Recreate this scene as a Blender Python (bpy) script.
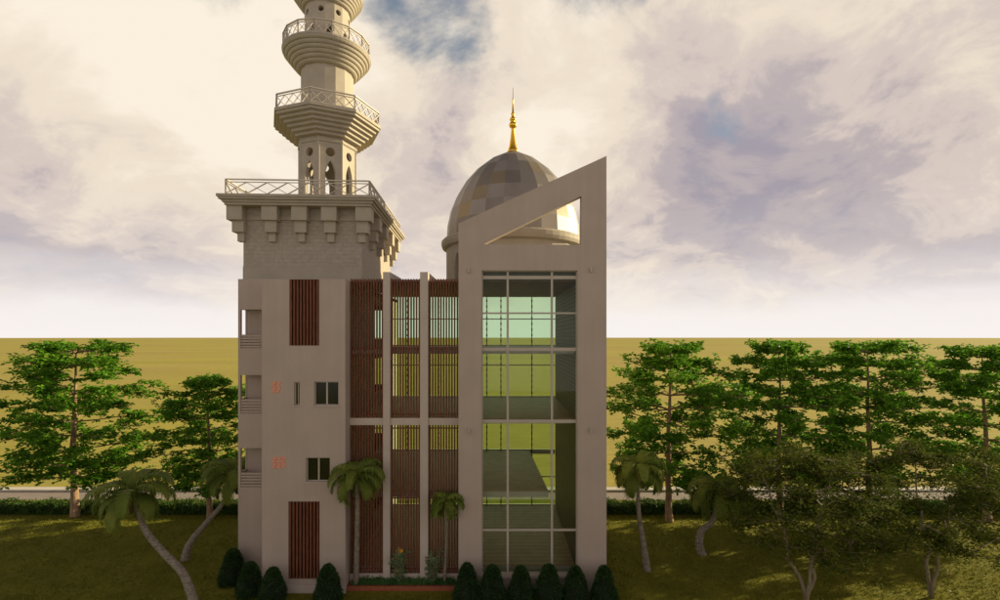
import bpy, bmesh, math, random
from mathutils import Vector, Matrix
R=math.radians
S=bpy.context.scene
for o in list(bpy.data.objects): bpy.data.objects.remove(o)
COL=S.collection
random.seed(7)
# ------------------------------------------------------------------ camera
CH=11.4
cd=bpy.data.cameras.new('camera'); cam=bpy.data.objects.new('camera',cd); COL.objects.link(cam)
cam.location=(0,0,CH); cam.rotation_euler=(R(90),0,0)
cd.sensor_width=36; cd.lens=18; cd.shift_y=0.037; cd.clip_start=.1; cd.clip_end=20000
S.camera=cam
# ------------------------------------------------------------------ light
SUN_AZ=22; SUN_EL=16        # azimuth from +X towards +Y
sd=Vector((math.cos(R(SUN_EL))*math.cos(R(SUN_AZ)),math.cos(R(SUN_EL))*math.sin(R(SUN_AZ)),math.sin(R(SUN_EL))))
sl=bpy.data.lights.new('sun','SUN'); so=bpy.data.objects.new('sun',sl); COL.objects.link(so)
so.rotation_euler=(-sd).to_track_quat('-Z','Y').to_euler(); so.location=(60,30,60)
sl.energy=5.0; sl.angle=R(.5); sl.color=(1.0,.84,.50)
S.view_settings.view_transform='Standard'; S.view_settings.look='None'
S.view_settings.exposure=.5; S.view_settings.gamma=1; S.view_settings.use_curve_mapping=False
try:
    S.cycles.max_bounces=8; S.cycles.transparent_max_bounces=16
except Exception: pass

def world():
    w=bpy.data.worlds.new('World'); S.world=w; w.use_nodes=True
    nt=w.node_tree; N=nt.nodes; L=nt.links; N.clear()
    def n(t,**k):
        x=N.new(t)
        for a,b in k.items(): setattr(x,a,b)
        return x
    def math_(op,a,b=None,c=None,clamp=False):
        m=n('ShaderNodeMath',operation=op,use_clamp=clamp)
        for i,v in enumerate((a,b,c)):
            if v is None: continue
            if hasattr(v,'is_linked') or hasattr(v,'links'): L.new(v,m.inputs[i])
            else: m.inputs[i].default_value=v
        return m.outputs[0]
    def ramp(v,pts,interp='LINEAR'):
        r=n('ShaderNodeValToRGB'); r.color_ramp.interpolation=interp
        e=r.color_ramp.elements
        while len(e)>1: e.remove(e[-1])
        e[0].position=pts[0][0]; e[0].color=tuple(pts[0][1])+(1,)
        for p,c in pts[1:]:
            q=e.new(p); q.color=tuple(c)+(1,)
        L.new(v,r.inputs[0]); return r.outputs[0]
    def mix(f,a,b):
        m=n('ShaderNodeMix',data_type='RGBA')
        if hasattr(f,'links'): L.new(f,m.inputs[0])
        else: m.inputs[0].default_value=f
        for i,v in ((6,a),(7,b)):
            if hasattr(v,'links'): L.new(v,m.inputs[i])
            else: m.inputs[i].default_value=tuple(v)+(1,)
        return m.outputs[2]
    tc=n('ShaderNodeTexCoord'); sep=n('ShaderNodeSeparateXYZ'); L.new(tc.outputs['Generated'],sep.inputs[0])
    X,Y,Z=sep.outputs
    sky=n('ShaderNodeTexSky',sky_type='NISHITA',sun_disc=False); sky.sun_elevation=R(SUN_EL); sky.sun_rotation=R(90-SUN_AZ)
    vm=n('ShaderNodeVectorMath',operation='SCALE'); L.new(sky.outputs[0],vm.inputs[0]); vm.inputs[3].default_value=.075
    # clouds lie on a shell: squash the direction so they flatten towards the horizon
    zz=math_('ADD',math_('MAXIMUM',Z,0.0),.42)
    cx=math_('DIVIDE',X,zz); cy=math_('DIVIDE',Y,zz)
    cmb=n('ShaderNodeCombineXYZ'); L.new(cx,cmb.inputs[0]); L.new(cy,cmb.inputs[1]); cmb.inputs[2].default_value=3.3
    def noise(scale,detail,rough,dist=0,off=(0,0,0)):
        mp=n('ShaderNodeMapping'); L.new(cmb.outputs[0],mp.inputs[0]); mp.inputs[1].default_value=off
        t=n('ShaderNodeTexNoise'); L.new(mp.outputs[0],t.inputs[0])
        t.inputs['Scale'].default_value=scale; t.inputs['Detail'].default_value=detail
        t.inputs['Roughness'].default_value=rough; t.inputs['Distortion'].default_value=dist
        return t.outputs['Fac']
    def blob(az,el,rad,soft):
        a=R(az); e=R(el)
        d=(math.sin(a)*math.cos(e),math.cos(a)*math.cos(e),math.sin(e))
        dp=n('ShaderNodeVectorMath',operation='DOT_PRODUCT'); L.new(tc.outputs['Generated'],dp.inputs[0]); dp.inputs[1].default_value=d
        mr=n('ShaderNodeMapRange',interpolation_type='SMOOTHSTEP'); L.new(dp.outputs['Value'],mr.inputs[0])
        mr.inputs[1].default_value=math.cos(R(rad+soft)); mr.inputs[2].default_value=math.cos(R(rad))
        return mr.outputs[0]
    n1=noise(1.35,9,.58,.5,(1.7,.4,0)); n2=noise(2.9,12,.6,.55,(5,2,1)); n3=noise(.8,3,.5,0,(3,1,9))
    # cover: how much cloud stands before the blue
    cov=math_('ADD',math_('MULTIPLY',n1,.75),math_('MULTIPLY',n2,.35))
    blue_hole=math_('MULTIPLY',blob(-8,32.5,.5,8),.24)
    blue_hole=math_('ADD',blue_hole,math_('MULTIPLY',blob(10,36,1,6),.1))
    ng=noise(6,6,.6,.3,(2,7,4)); cov=math_('SUBTRACT',math_('ADD',cov,math_('MULTIPLY',math_('SUBTRACT',ng,.5),.35)),blue_hole)
    cov=math_('ADD',cov,math_('MULTIPLY',math_('SUBTRACT',.55,Z),.22))
    cover=ramp(cov,[(.31,(0,0,0)),(.49,(1,1,1))],'EASE')
    # light and grey faces of the clouds
    lit=math_('ADD',math_('MULTIPLY',n2,.75),math_('MULTIPLY',n3,.55))
    lit=math_('ADD',lit,math_('MULTIPLY',blob(-27,26,4,20),.17))
    lit=math_('ADD',lit,math_('MULTIPLY',blob(8,24,4,11),.16))
    lit=math_('ADD',lit,math_('MULTIPLY',blob(43,27,4,16),.05))
    lit=math_('SUBTRACT',lit,math_('MULTIPLY',blob(22,17,3,15),.13))
    lit=math_('SUBTRACT',lit,math_('MULTIPLY',blob(-40,9,3,13),.10))
    lit=math_('SUBTRACT',lit,math_('MULTIPLY',blob(-13,25,2,9),.07)); lit=math_('ADD',lit,.03); lit=math_('ADD',lit,math_('MULTIPLY',math_('SUBTRACT',noise(7.5,10,.62,.6,(8,3,2)),.5),.32))
    ccol=ramp(lit,[(.44,(.34,.31,.36)),(.56,(.45,.39,.40)),(.66,(.62,.53,.48)),(.78,(.77,.67,.55)),(.95,(.88,.79,.66))],'EASE')
    blue=mix(.35,vm.outputs[0],(.32,.38,.45))
    c=mix(cover,blue,ccol)
    # bright milky band along the horizon
    zz2=math_('ADD',Z,math_('MULTIPLY',math_('SUBTRACT',n2,.5),.10))
    hz=ramp(zz2,[(0.0,(1,1,1)),(.03,(.95,.95,.95)),(.09,(.5,.5,.5)),(.15,(.14,.14,.14)),(.26,(0,0,0))],'EASE')
    c=mix(hz,c,(.86,.81,.785))
    # unseen sky dimmed overhead and behind the camera, for deeper shade on the lawn
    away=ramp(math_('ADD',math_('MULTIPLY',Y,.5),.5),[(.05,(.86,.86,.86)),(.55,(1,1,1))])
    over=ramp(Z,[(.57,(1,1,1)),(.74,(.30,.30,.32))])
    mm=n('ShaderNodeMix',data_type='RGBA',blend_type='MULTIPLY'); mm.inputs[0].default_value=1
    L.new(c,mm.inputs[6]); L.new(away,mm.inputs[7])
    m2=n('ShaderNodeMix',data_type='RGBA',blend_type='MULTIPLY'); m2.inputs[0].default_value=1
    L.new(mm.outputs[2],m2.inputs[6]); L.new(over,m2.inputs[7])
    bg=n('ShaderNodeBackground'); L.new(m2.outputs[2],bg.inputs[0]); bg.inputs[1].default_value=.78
    out=n('ShaderNodeOutputWorld'); L.new(bg.outputs[0],out.inputs[0])
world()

# ------------------------------------------------------------------ materials
def mat(name,col,rough=.8,metal=0,var=.12,scale=3.0,bump=0,bscale=20,stretch=(1,1,1),col2=None,spec=.5,setup=None):
    m=bpy.data.materials.new(name); m.use_nodes=True
    nt=m.node_tree; N=nt.nodes; L=nt.links; b=N['Principled BSDF']
    b.inputs['Roughness'].default_value=rough; b.inputs['Metallic'].default_value=metal
    b.inputs['Specular IOR Level'].default_value=spec
    tc=N.new('ShaderNodeTexCoord'); mp=N.new('ShaderNodeMapping'); L.new(tc.outputs['Object'],mp.inputs[0]); mp.inputs[3].default_value=stretch
    t=N.new('ShaderNodeTexNoise'); L.new(mp.outputs[0],t.inputs[0]); t.inputs['Scale'].default_value=scale; t.inputs['Detail'].default_value=6
    r=N.new('ShaderNodeValToRGB'); L.new(t.outputs['Fac'],r.inputs[0])
    e=r.color_ramp.elements; e[0].position=.3; e[1].position=.7
    if col2: a_,b_=col,col2
    else: a_=[c*(1-var) for c in col]; b_=[min(1,c*(1+var)) for c in col]
    e[0].color=tuple(a_)+(1,); e[1].color=tuple(b_)+(1,)
    L.new(r.outputs[0],b.inputs['Base Color'])
    if bump:
        t2=N.new('ShaderNodeTexNoise'); L.new(mp.outputs[0],t2.inputs[0]); t2.inputs['Scale'].default_value=bscale; t2.inputs['Detail'].default_value=4
        bp=N.new('ShaderNodeBump'); bp.inputs['Strength'].default_value=bump; bp.inputs['Distance'].default_value=.05
        L.new(t2.outputs['Fac'],bp.inputs['Height']); L.new(bp.outputs[0],b.inputs['Normal'])
    if setup: setup(nt,N,L,b,mp,r)
    return m
def streaks(nt,N,L,b,mp,r):     # faint rain streaks down painted plaster
    m2=N.new('ShaderNodeMapping'); L.new(N['Texture Coordinate'].outputs['Object'],m2.inputs[0]); m2.inputs[3].default_value=(3.5,3.5,.18)
    t=N.new('ShaderNodeTexNoise'); L.new(m2.outputs[0],t.inputs[0]); t.inputs['Scale'].default_value=1.2; t.inputs['Detail'].default_value=5
    mr=N.new('ShaderNodeMapRange'); L.new(t.outputs['Fac'],mr.inputs[0]); mr.inputs[1].default_value=.35; mr.inputs[2].default_value=.7; mr.inputs[3].default_value=.965; mr.inputs[4].default_value=1.02
    mx=N.new('ShaderNodeMix'); mx.data_type='RGBA'; mx.blend_type='MULTIPLY'; mx.inputs[0].default_value=1
    L.new(r.outputs[0],mx.inputs[6]); L.new(mr.outputs[0],mx.inputs[7]); L.new(mx.outputs[2],b.inputs['Base Color'])
def tiles(bw,bh,depth=.5,mort=.02,c=.86):
    def f(nt,N,L,b,mp,r):
        tc=N['Texture Coordinate']; sp=N.new('ShaderNodeSeparateXYZ'); L.new(tc.outputs['Object'],sp.inputs[0])
        ad=N.new('ShaderNodeMath'); L.new(sp.outputs[0],ad.inputs[0]); L.new(sp.outputs[1],ad.inputs[1])
        cb=N.new('ShaderNodeCombineXYZ'); L.new(ad.outputs[0],cb.inputs[0]); L.new(sp.outputs[2],cb.inputs[1])
        br=N.new('ShaderNodeTexBrick'); L.new(cb.outputs[0],br.inputs[0]); br.inputs['Scale'].default_value=1
        br.inputs['Brick Width'].default_value=bw; br.inputs['Row Height'].default_value=bh; br.inputs['Mortar Size'].default_value=mort
        br.inputs['Color1'].default_value=(1,1,1,1); br.inputs['Color2'].default_value=(.93,.93,.93,1); br.inputs['Mortar'].default_value=(c,c,c,1)
        mx=N.new('ShaderNodeMix'); mx.data_type='RGBA'; mx.blend_type='MULTIPLY'; mx.inputs[0].default_value=1
        L.new(r.outputs[0],mx.inputs[6]); L.new(br.outputs[0],mx.inputs[7]); L.new(mx.outputs[2],b.inputs['Base Color'])
        bp=N.new('ShaderNodeBump'); bp.inputs['Strength'].default_value=depth; bp.inputs['Distance'].default_value=.03; bp.invert=True
        L.new(br.outputs['Fac'],bp.inputs['Height']); L.new(bp.outputs[0],b.inputs['Normal'])
    return f
def bands(axis,pitch,dark=.55):
    def f(nt,N,L,b,mp,r):
        tc=N['Texture Coordinate']; sp=N.new('ShaderNodeSeparateXYZ'); L.new(tc.outputs['Object'],sp.inputs[0])
        a=N.new('ShaderNodeMath'); a.operation='DIVIDE'; L.new(sp.outputs[axis],a.inputs[0]); a.inputs[1].default_value=pitch
        fr=N.new('ShaderNodeMath'); fr.operation='FRACT'; L.new(a.outputs[0],fr.inputs[0])
        lt=N.new('ShaderNodeMath'); lt.operation='LESS_THAN'; L.new(fr.outputs[0],lt.inputs[0]); lt.inputs[1].default_value=.3
        mr=N.new('ShaderNodeMapRange'); L.new(lt.outputs[0],mr.inputs[0]); mr.inputs[3].default_value=1; mr.inputs[4].default_value=dark
        mx=N.new('ShaderNodeMix'); mx.data_type='RGBA'; mx.blend_type='MULTIPLY'; mx.inputs[0].default_value=1
        L.new(r.outputs[0],mx.inputs[6]); L.new(mr.outputs[0],mx.inputs[7]); L.new(mx.outputs[2],b.inputs['Base Color'])
        bp=N.new('ShaderNodeBump'); bp.inputs['Strength'].default_value=.6; bp.inputs['Distance'].default_value=.03
        L.new(lt.outputs[0],bp.inputs['Height']); L.new(bp.outputs[0],b.inputs['Normal'])
    return f
def leafmat(name,c1,c2,trans=.3,scale=1.7,rough=.5):
    m=mat(name,c1,rough,0,0,scale,col2=c2,spec=.12)
    nt=m.node_tree; N=nt.nodes; L=nt.links; b=N['Principled BSDF']; out=N['Material Output']
    tr=N.new('ShaderNodeBsdfTranslucent'); ms=N.new('ShaderNodeMixShader'); ms.inputs[0].default_value=trans
    L.new(b.inputs['Base Color'].links[0].from_socket,tr.inputs[0]); L.new(b.outputs[0],ms.inputs[1]); L.new(tr.outputs[0],ms.inputs[2]); L.new(ms.outputs[0],out.inputs[0])
    return m
def glassmat(name,tint,refl=1.0,rough=.02):
    m=bpy.data.materials.new(name); m.use_nodes=True; nt=m.node_tree; N=nt.nodes; L=nt.links
    out=N['Material Output']; N.remove(N['Principled BSDF'])
    tr=N.new('ShaderNodeBsdfTransparent'); tr.inputs[0].default_value=tuple(tint)+(1,)
    gl=N.new('ShaderNodeBsdfGlossy'); gl.inputs['Roughness'].default_value=rough; gl.inputs[0].default_value=(refl,refl,refl,1)
    fr=N.new('ShaderNodeFresnel'); fr.inputs[0].default_value=1.45
    ms=N.new('ShaderNodeMixShader'); L.new(fr.outputs[0],ms.inputs[0]); L.new(tr.outputs[0],ms.inputs[1]); L.new(gl.outputs[0],ms.inputs[2]); L.new(ms.outputs[0],out.inputs[0])
    return m
M={}
M['plaster']=mat('plaster',(.50,.41,.36),.85,var=.05,scale=.8,bump=.12,bscale=60,setup=streaks)
M['plaster_light']=mat('plaster_light',(.56,.48,.43),.8,var=.05,scale=1.5,bump=.08,bscale=60)
M['stone']=mat('stone',(.40,.345,.28),.75,var=.08,scale=1.3,bump=.1,bscale=30,setup=tiles(.9,.45,.3,.012,.9))
M['stone_plain']=mat('stone_plain',(.42,.365,.295),.7,var=.07,scale=2,bump=.15,bscale=25)
M['tile']=mat('tile',(.43,.365,.31),.7,var=.1,scale=6,setup=tiles(.42,.2,.5,.02,.9))
M['metal_white']=mat('metal_white',(.62,.56,.49),.5,var=.04)
M['wood']=mat('wood',(.17,.058,.03),.6,var=.35,scale=4,stretch=(6,6,.6),spec=.3)
M['wood_back']=mat('wood_back',(.06,.03,.02),.8,var=.2)
M['frame']=mat('frame',(.50,.44,.38),.5,var=.04)
M['frame_dark']=mat('frame_dark',(.16,.17,.12),.5,var=.1)
M['pane_dark']=mat('pane_dark',(.022,.024,.010),.12,var=.3,scale=1,spec=.25)
M['glass']=glassmat('glass',(.95,.97,.93),.4)
M['glass_clear']=glassmat('glass_clear',(.77,.90,.75),.3)
M['floor']=mat('floor_boards',(.66,.41,.26),.5,var=.12,scale=2,setup=bands(1,.42,.8))
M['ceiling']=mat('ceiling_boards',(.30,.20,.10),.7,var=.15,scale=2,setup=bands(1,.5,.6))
M['louver_wall']=mat('louver_wall',(.27,.20,.13),.6,var=.12,scale=2,setup=bands(2,.2,.5))
M['slab_edge']=mat('slab_edge',(.62,.60,.54),.7,var=.05)
M['roof']=mat('roof',(.33,.30,.27),.9,var=.15,scale=1)
M['brick']=mat('brick',(.42,.13,.06),.85,var=.2,scale=8,setup=tiles(.24,.07,.6,.012,.6))
M['vent_brick']=mat('vent_brick',(.80,.36,.25),.85,var=.06,scale=5)
M['gold']=mat('gold',(.95,.55,.06),.28,metal=1,var=.08)
M['soil']=mat('soil',(.06,.04,.025),.95,var=.3,scale=8,bump=.5)
M['bark']=mat('bark',(.33,.215,.13),.9,var=.35,scale=5,bump=.8,bscale=12,stretch=(2,2,.6))
M['bark_pale']=mat('bark_pale',(.26,.21,.15),.85,var=.25,scale=6,bump=.4,stretch=(2,2,.6))
M['leaf']=leafmat('leaf',(.022,.12,.010),(.22,.44,.03),.4,3.2)
M['leaf_olive']=leafmat('leaf_olive',(.035,.058,.008),(.16,.19,.025),.3,2.0,.85)
M['leaf_palm']=leafmat('leaf_palm',(.10,.16,.022),(.25,.29,.055),.25,1.2)
M['leaf_dry']=mat('leaf_dry',(.12,.08,.035),.9,var=.3)
M['leaf_bush']=leafmat('leaf_bush',(.02,.06,.018),(.075,.15,.04),.15,5)
M['leaf_hedge']=leafmat('leaf_hedge',(.03,.075,.015),(.10,.17,.03),.2,3)
M['leaf_garden']=leafmat('leaf_garden',(.05,.15,.04),(.14,.28,.08),.25,3)
M['leaf_pale']=leafmat('leaf_pale',(.16,.30,.13),(.38,.48,.26),.25,3)
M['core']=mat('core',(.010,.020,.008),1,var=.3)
M['flower']=mat('flower',(.75,.42,.04),.7,var=.15)
M['leaf_grass']=leafmat('leaf_grass',(.13,.145,.018),(.27,.27,.04),.25,.6)
M['asphalt']=mat('asphalt',(.30,.25,.22),.9,var=.1,scale=1.2,bump=.2,bscale=50)
M['kerb']=mat('kerb',(.62,.57,.50),.8,var=.08,scale=1)
M['coconut']=mat('coconut',(.06,.035,.015),.8,var=.3)
def bark_rings(nt,N,L,b,mp,r):
    bands(2,.11,.82)(nt,N,L,b,mp,r)
M['palm_bark']=mat('palm_bark',(.27,.23,.18),.9,var=.35,scale=7,setup=bark_rings)
def dome_mat(name,c,rough):
    return mat(name,c,rough,metal=.45,var=.08,scale=1.2,setup=None,bump=.05,bscale=4,stretch=(1,1,.3))
DM=[dome_mat('dome_panel_grey',(.33,.29,.26),.5),dome_mat('dome_panel_brown',(.27,.235,.205),.48),dome_mat('dome_panel_pale',(.37,.325,.29),.5),dome_mat('dome_panel_glint',(.36,.285,.19),.36)]
def grass_setup(nt,N,L,b,mp,r,):
    tc=N['Texture Coordinate']
    t=N.new('ShaderNodeTexNoise'); L.new(tc.outputs['Object'],t.inputs[0]); t.inputs['Scale'].default_value=9; t.inputs['Detail'].default_value=8; t.inputs['Roughness'].default_value=.75
    mr=N.new('ShaderNodeMapRange'); L.new(t.outputs['Fac'],mr.inputs[0]); mr.inputs[1].default_value=.3; mr.inputs[2].default_value=.7; mr.inputs[3].default_value=.72; mr.inputs[4].default_value=1.25
    mx=N.new('ShaderNodeMix'); mx.data_type='RGBA'; mx.blend_type='MULTIPLY'; mx.inputs[0].default_value=1
    L.new(r.outputs[0],mx.inputs[6]); L.new(mr.outputs[0],mx.inputs[7]); L.new(mx.outputs[2],b.inputs['Base Color'])
    bp=N.new('ShaderNodeBump'); bp.inputs['Strength'].default_value=.9; bp.inputs['Distance'].default_value=.08
    L.new(t.outputs['Fac'],bp.inputs['Height']); L.new(bp.outputs[0],b.inputs['Normal'])
M['lawn']=mat('lawn',(.17,.168,.020),.95,col2=(.25,.235,.03),scale=.35,spec=.1,setup=grass_setup)
def field_setup(nt,N,L,b,mp,r):
    tc=N['Texture Coordinate']
    m2=N.new('ShaderNodeMapping'); L.new(tc.outputs['Object'],m2.inputs[0]); m2.inputs[3].default_value=(.25,1,1)
    t=N.new('ShaderNodeTexNoise'); L.new(m2.outputs[0],t.inputs[0]); t.inputs['Scale'].default_value=.02; t.inputs['Detail'].default_value=9; t.inputs['Roughness'].default_value=.6
    t3=N.new('ShaderNodeTexNoise'); L.new(m2.outputs[0],t3.inputs[0]); t3.inputs['Scale'].default_value=1.6; t3.inputs['Detail'].default_value=6
    mr=N.new('ShaderNodeMapRange'); L.new(t.outputs['Fac'],mr.inputs[0]); mr.inputs[1].default_value=.3; mr.inputs[2].default_value=.7; mr.inputs[3].default_value=.86; mr.inputs[4].default_value=1.1
    mr3=N.new('ShaderNodeMapRange'); L.new(t3.outputs['Fac'],mr3.inputs[0]); mr3.inputs[1].default_value=.3; mr3.inputs[2].default_value=.7; mr3.inputs[3].default_value=.85; mr3.inputs[4].default_value=1.12
    a=N.new('ShaderNodeMath'); a.operation='MULTIPLY'; L.new(mr.outputs[0],a.inputs[0]); L.new(mr3.outputs[0],a.inputs[1])
    mx=N.new('ShaderNodeMix'); mx.data_type='RGBA'; mx.blend_type='MULTIPLY'; mx.inputs[0].default_value=1
    L.new(r.outputs[0],mx.inputs[6]); L.new(a.outputs[0],mx.inputs[7]); L.new(mx.outputs[2],b.inputs['Base Color'])
M['field']=mat('field',(.43,.345,.115),.95,col2=(.42,.38,.075),scale=.02,stretch=(1,.3,1),spec=.05,setup=field_setup)

# ------------------------------------------------------------------ helpers
W={}
def wm(o): return W.get(o.name,Matrix.Identity(4))
def empty(name,loc,rz,label,cat,group=None):
    o=bpy.data.objects.new(name,None); COL.objects.link(o); o.location=loc; o.rotation_euler=(0,0,rz); o.empty_display_size=.3
    W[o.name]=Matrix.Translation(loc)@Matrix.Rotation(rz,4,'Z'); tag(o,label,cat,group); return o
def tag(o,label=None,cat=None,group=None,kind=None):
    if label: o['label']=label
    if cat: o['category']=cat
    if group: o['group']=group
    if kind: o['kind']=kind
    return o
def obj(name,bm,ms,parent=None,local=False,smooth=False,loc=None):
    if isinstance(bm,tuple):
        me=bpy.data.meshes.new(name); me.from_pydata(bm[0],[],bm[1]); 
        b2=None
    else:
        b2=bm; me=bpy.data.meshes.new(name)
        bmesh.ops.recalc_face_normals(b2,faces=b2.faces[:]); b2.to_mesh(me); b2.free()
    if not local:
        if parent: me.transform(wm(parent).inverted())
        elif loc: me.transform(Matrix.Translation(-Vector(loc)))
    if not isinstance(ms,(list,tuple)): ms=[M[ms] if isinstance(ms,str) else ms]
    for m in ms: me.materials.append(M[m] if isinstance(m,str) else m)
    if smooth:
        for p in me.polygons: p.use_smooth=True
    o=bpy.data.objects.new(name,me); COL.objects.link(o)
    if parent: o.parent=parent; W[o.name]=wm(parent)
    elif loc: o.location=loc; W[o.name]=Matrix.Translation(loc)
    return o
def BM(): return bmesh.new()
def box(bm,x0,x1,y0,y1,z0,z1,mx=None):
    vs=[Vector((x,y,z)) for x in (x0,x1) for y in (y0,y1) for z in (z0,z1)]
    if mx: vs=[mx@v for v in vs]
    v=[bm.verts.new(p) for p in vs]
    for f in ((0,1,3,2),(4,6,7,5),(0,4,5,1),(2,3,7,6),(0,2,6,4),(1,5,7,3)): bm.faces.new([v[i] for i in f])
def bar(bm,a,b,w,h=None):
    a=Vector(a); b=Vector(b); h=h or w; d=b-a; l=d.length
    if l<1e-5: return
    q=d.to_track_quat('X','Z').to_matrix().to_4x4(); box(bm,0,l,-w/2,w/2,-h/2,h/2,Matrix.Translation(a)@q)
def poly_holes(bm,outer,holes,mp,w0,w1):
    """flat outline (u,v) with holes, thickened from w0 to w1; mp(u,v,w)->xyz"""
    t=bmesh.new()
    def loop(p):
        v=[t.verts.new((a,b,0)) for a,b in p]
        for i in range(len(v)): t.edges.new((v[i],v[(i+1)%len(v)]))
    for p in [outer]+list(holes): loop(p)
    bmesh.ops.triangle_fill(t,edges=t.edges[:],use_beauty=True)
    t.verts.index_update()
    P=[v.co.copy() for v in t.verts]; F=[[v.index for v in f.verts] for f in t.faces]; t.free()
    A=[bm.verts.new(mp(p.x,p.y,w0)) for p in P]; B=[bm.verts.new(mp(p.x,p.y,w1)) for p in P]
    for f in F: bm.faces.new([A[i] for i in f]); bm.faces.new([B[i] for i in reversed(f)])
    k=0
    for p in [outer]+list(holes):
        n=len(p)
        for i in range(n):
            a=k+i; b=k+(i+1)%n; bm.faces.new((A[a],A[b],B[b],B[a]))
        k+=n
def rect(u0,u1,v0,v1): return [(u0,v0),(u1,v0),(u1,v1),(u0,v1)]
def lathe(bm,prof,n,c=(0,0),a0=0,cap=True):
    rings=[]
    for r,z in prof:
        rings.append([bm.verts.new((c[0]+r*math.cos(a0+2*math.pi*k/n),c[1]+r*math.sin(a0+2*math.pi*k/n),z)) for k in range(n)])
    fs=[]
    for a,b in zip(rings,rings[1:]):
        for k in range(n): fs.append(bm.faces.new((a[k],a[(k+1)%n],b[(k+1)%n],b[k])))
    if cap: bm.faces.new(rings[0][::-1]); bm.faces.new(rings[-1])
    return fs
def tube(V,F,pts,rad,n=7):
    """append a tapered tube to plain vertex and face lists"""
    base=len(V); m=len(pts)
    for i,p in enumerate(pts):
        a=Vector(pts[max(i-1,0)]); b=Vector(pts[min(i+1,m-1)]); d=(b-a).normalized()
        u=d.cross(Vector((0,1,.13))).normalized(); w=d.cross(u)
        for k in range(n):
            t=2*math.pi*k/n; V.append(tuple(Vector(p)+(u*math.cos(t)+w*math.sin(t))*rad[i]))
    for i in range(m-1):
        for k in range(n):
            a=base+i*n+k; b=base+i*n+(k+1)%n; F.append((a,b,b+n,a+n))
    F.append(tuple(base+k for k in range(n))[::-1]); F.append(tuple(base+(m-1)*n+k for k in range(n)))
def px(x,D): return (x-500)/500*D
def pz(y,D): return CH-(y-337)/500*D
XZ=lambda u,v,w:(u,w,v)     # facade planes: u=x, v=z, w=depth y
YZ=lambda u,v,w:(w,u,v)     # side walls: u=y, v=z, w=x

# ================================================================== SETTING
def sheet(name,x0,x1,y0,y1,z,m,nx=1,ny=1):
    bm=BM(); bmesh.ops.create_grid(bm,x_segments=nx,y_segments=ny,size=.5)
    for v in bm.verts: v.co=Vector((x0+(v.co.x+.5)*(x1-x0),y0+(v.co.y+.5)*(y1-y0),z))
    return tag(obj(name,bm,m),kind='structure')
sheet('field',-6000,6000,37.0,9000,-.004,'field')
sheet('lawn',-400,400,-60,37.0,0,'lawn')
sheet('road',-400,400,35.05,36.85,.004,'asphalt')
bm=BM(); box(bm,-400,400,36.85,37.6,-.1,.14); tag(obj('pavement',bm,'kerb'),kind='structure')

# ================================================================== BUILDING
FD=22.3; RD=31.4
b=empty('mosque_building',(-4,FD,0),0,'beige multi-storey mosque annex with slanted gable frame, wooden slat screens and metal dome','building')
XL=-12.52; XB=-10.62; XS=-6.9; XG=px(458.5,FD); XR=px(606.5,FD)
TOPB=pz(279,FD)
# glass-fronted gable frame
bm=BM()
gx0,gx1=px(481.5,FD),px(577.5,FD); gz0,gz1=pz(574,FD),pz(270.5,FD)
poly_holes(bm,[(XG,0),(XR,0),(XR,pz(156,FD)),(XG,pz(223.5,FD))],
   [rect(gx0,gx1,gz0,gz1),[(px(483.5,FD),pz(244.2,FD)),(px(581,FD),pz(244.8,FD)),(px(581.5,FD),pz(196,FD))]],XZ,FD,FD+.42)
obj('gable_frame',bm,'plaster',b)
# block wall with its window openings
def pr(x0,x1,y0,y1,D=FD): return (px(x0,D),px(x1,D),pz(y1,D),pz(y0,D))
wins=[(pr(314,338.5,381.5,405.5),2),(pr(294,299.5,382,405.5),1),(pr(306,330,457.5,481.5),2)]
lous=[pr(289.5,319,278,345.5),pr(288.5,319.5,500,578.5)]
bm=BM()
poly_holes(bm,rect(px(262,FD),XS,0,TOPB),[rect(w[0][0],w[0][1],w[0][2],w[0][3]) for w in wins]+[rect(lous[1][0],lous[1][1],lous[1][2],lous[1][3]-.06)]
   +[rect(lous[0][0],lous[0][1],lous[0][2],lous[0][3]-.06)],XZ,FD,FD+.25)
box(bm,XS-.25,XS-.003,FD+.25,24.2,0,TOPB-.02)          # right return
box(bm,px(262,FD),px(262,FD)+.25,FD+.25,24.6,0,TOPB-.02)  # left return
obj('front_wall',bm,'plaster',b)
bm=BM(); box(bm,px(262,FD)-.03,XS+.03,FD-.05,FD-.004,0,pz(590,FD)+.25); obj('plinth',bm,'plaster_light',b)
for w,n in wins:
    x0,x1,z0,z1=w; f=BM(); t=.045
    for a in (x0,x1-t): box(f,a,a+t,FD+.11,FD+.17,z0,z1)
    for a in (z0,z1-t): box(f,x0+t,x1-t,FD+.11,FD+.17,a,a+t)
    if n==2: box(f,(x0+x1)/2-.035,(x0+x1)/2+.035,FD+.10,FD+.18,z0+t,z1-t)
    else: box(f,(x0+x1)/2+.01,(x0+x1)/2+.04,FD+.10,FD+.18,z0+t,z1-t)
    win=obj('window',f,'frame',b)
    q_=BM(); box(q_,x0-.04,x1+.04,FD-.05,FD-.003,z0-.05,z0-.005); obj('window_sill',q_,'plaster_light',win)
    p=BM(); box(p,x0+t,x1-t,FD+.13,FD+.14,z0+t,z1-t); obj('pane',p,'pane_dark',win)
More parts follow.
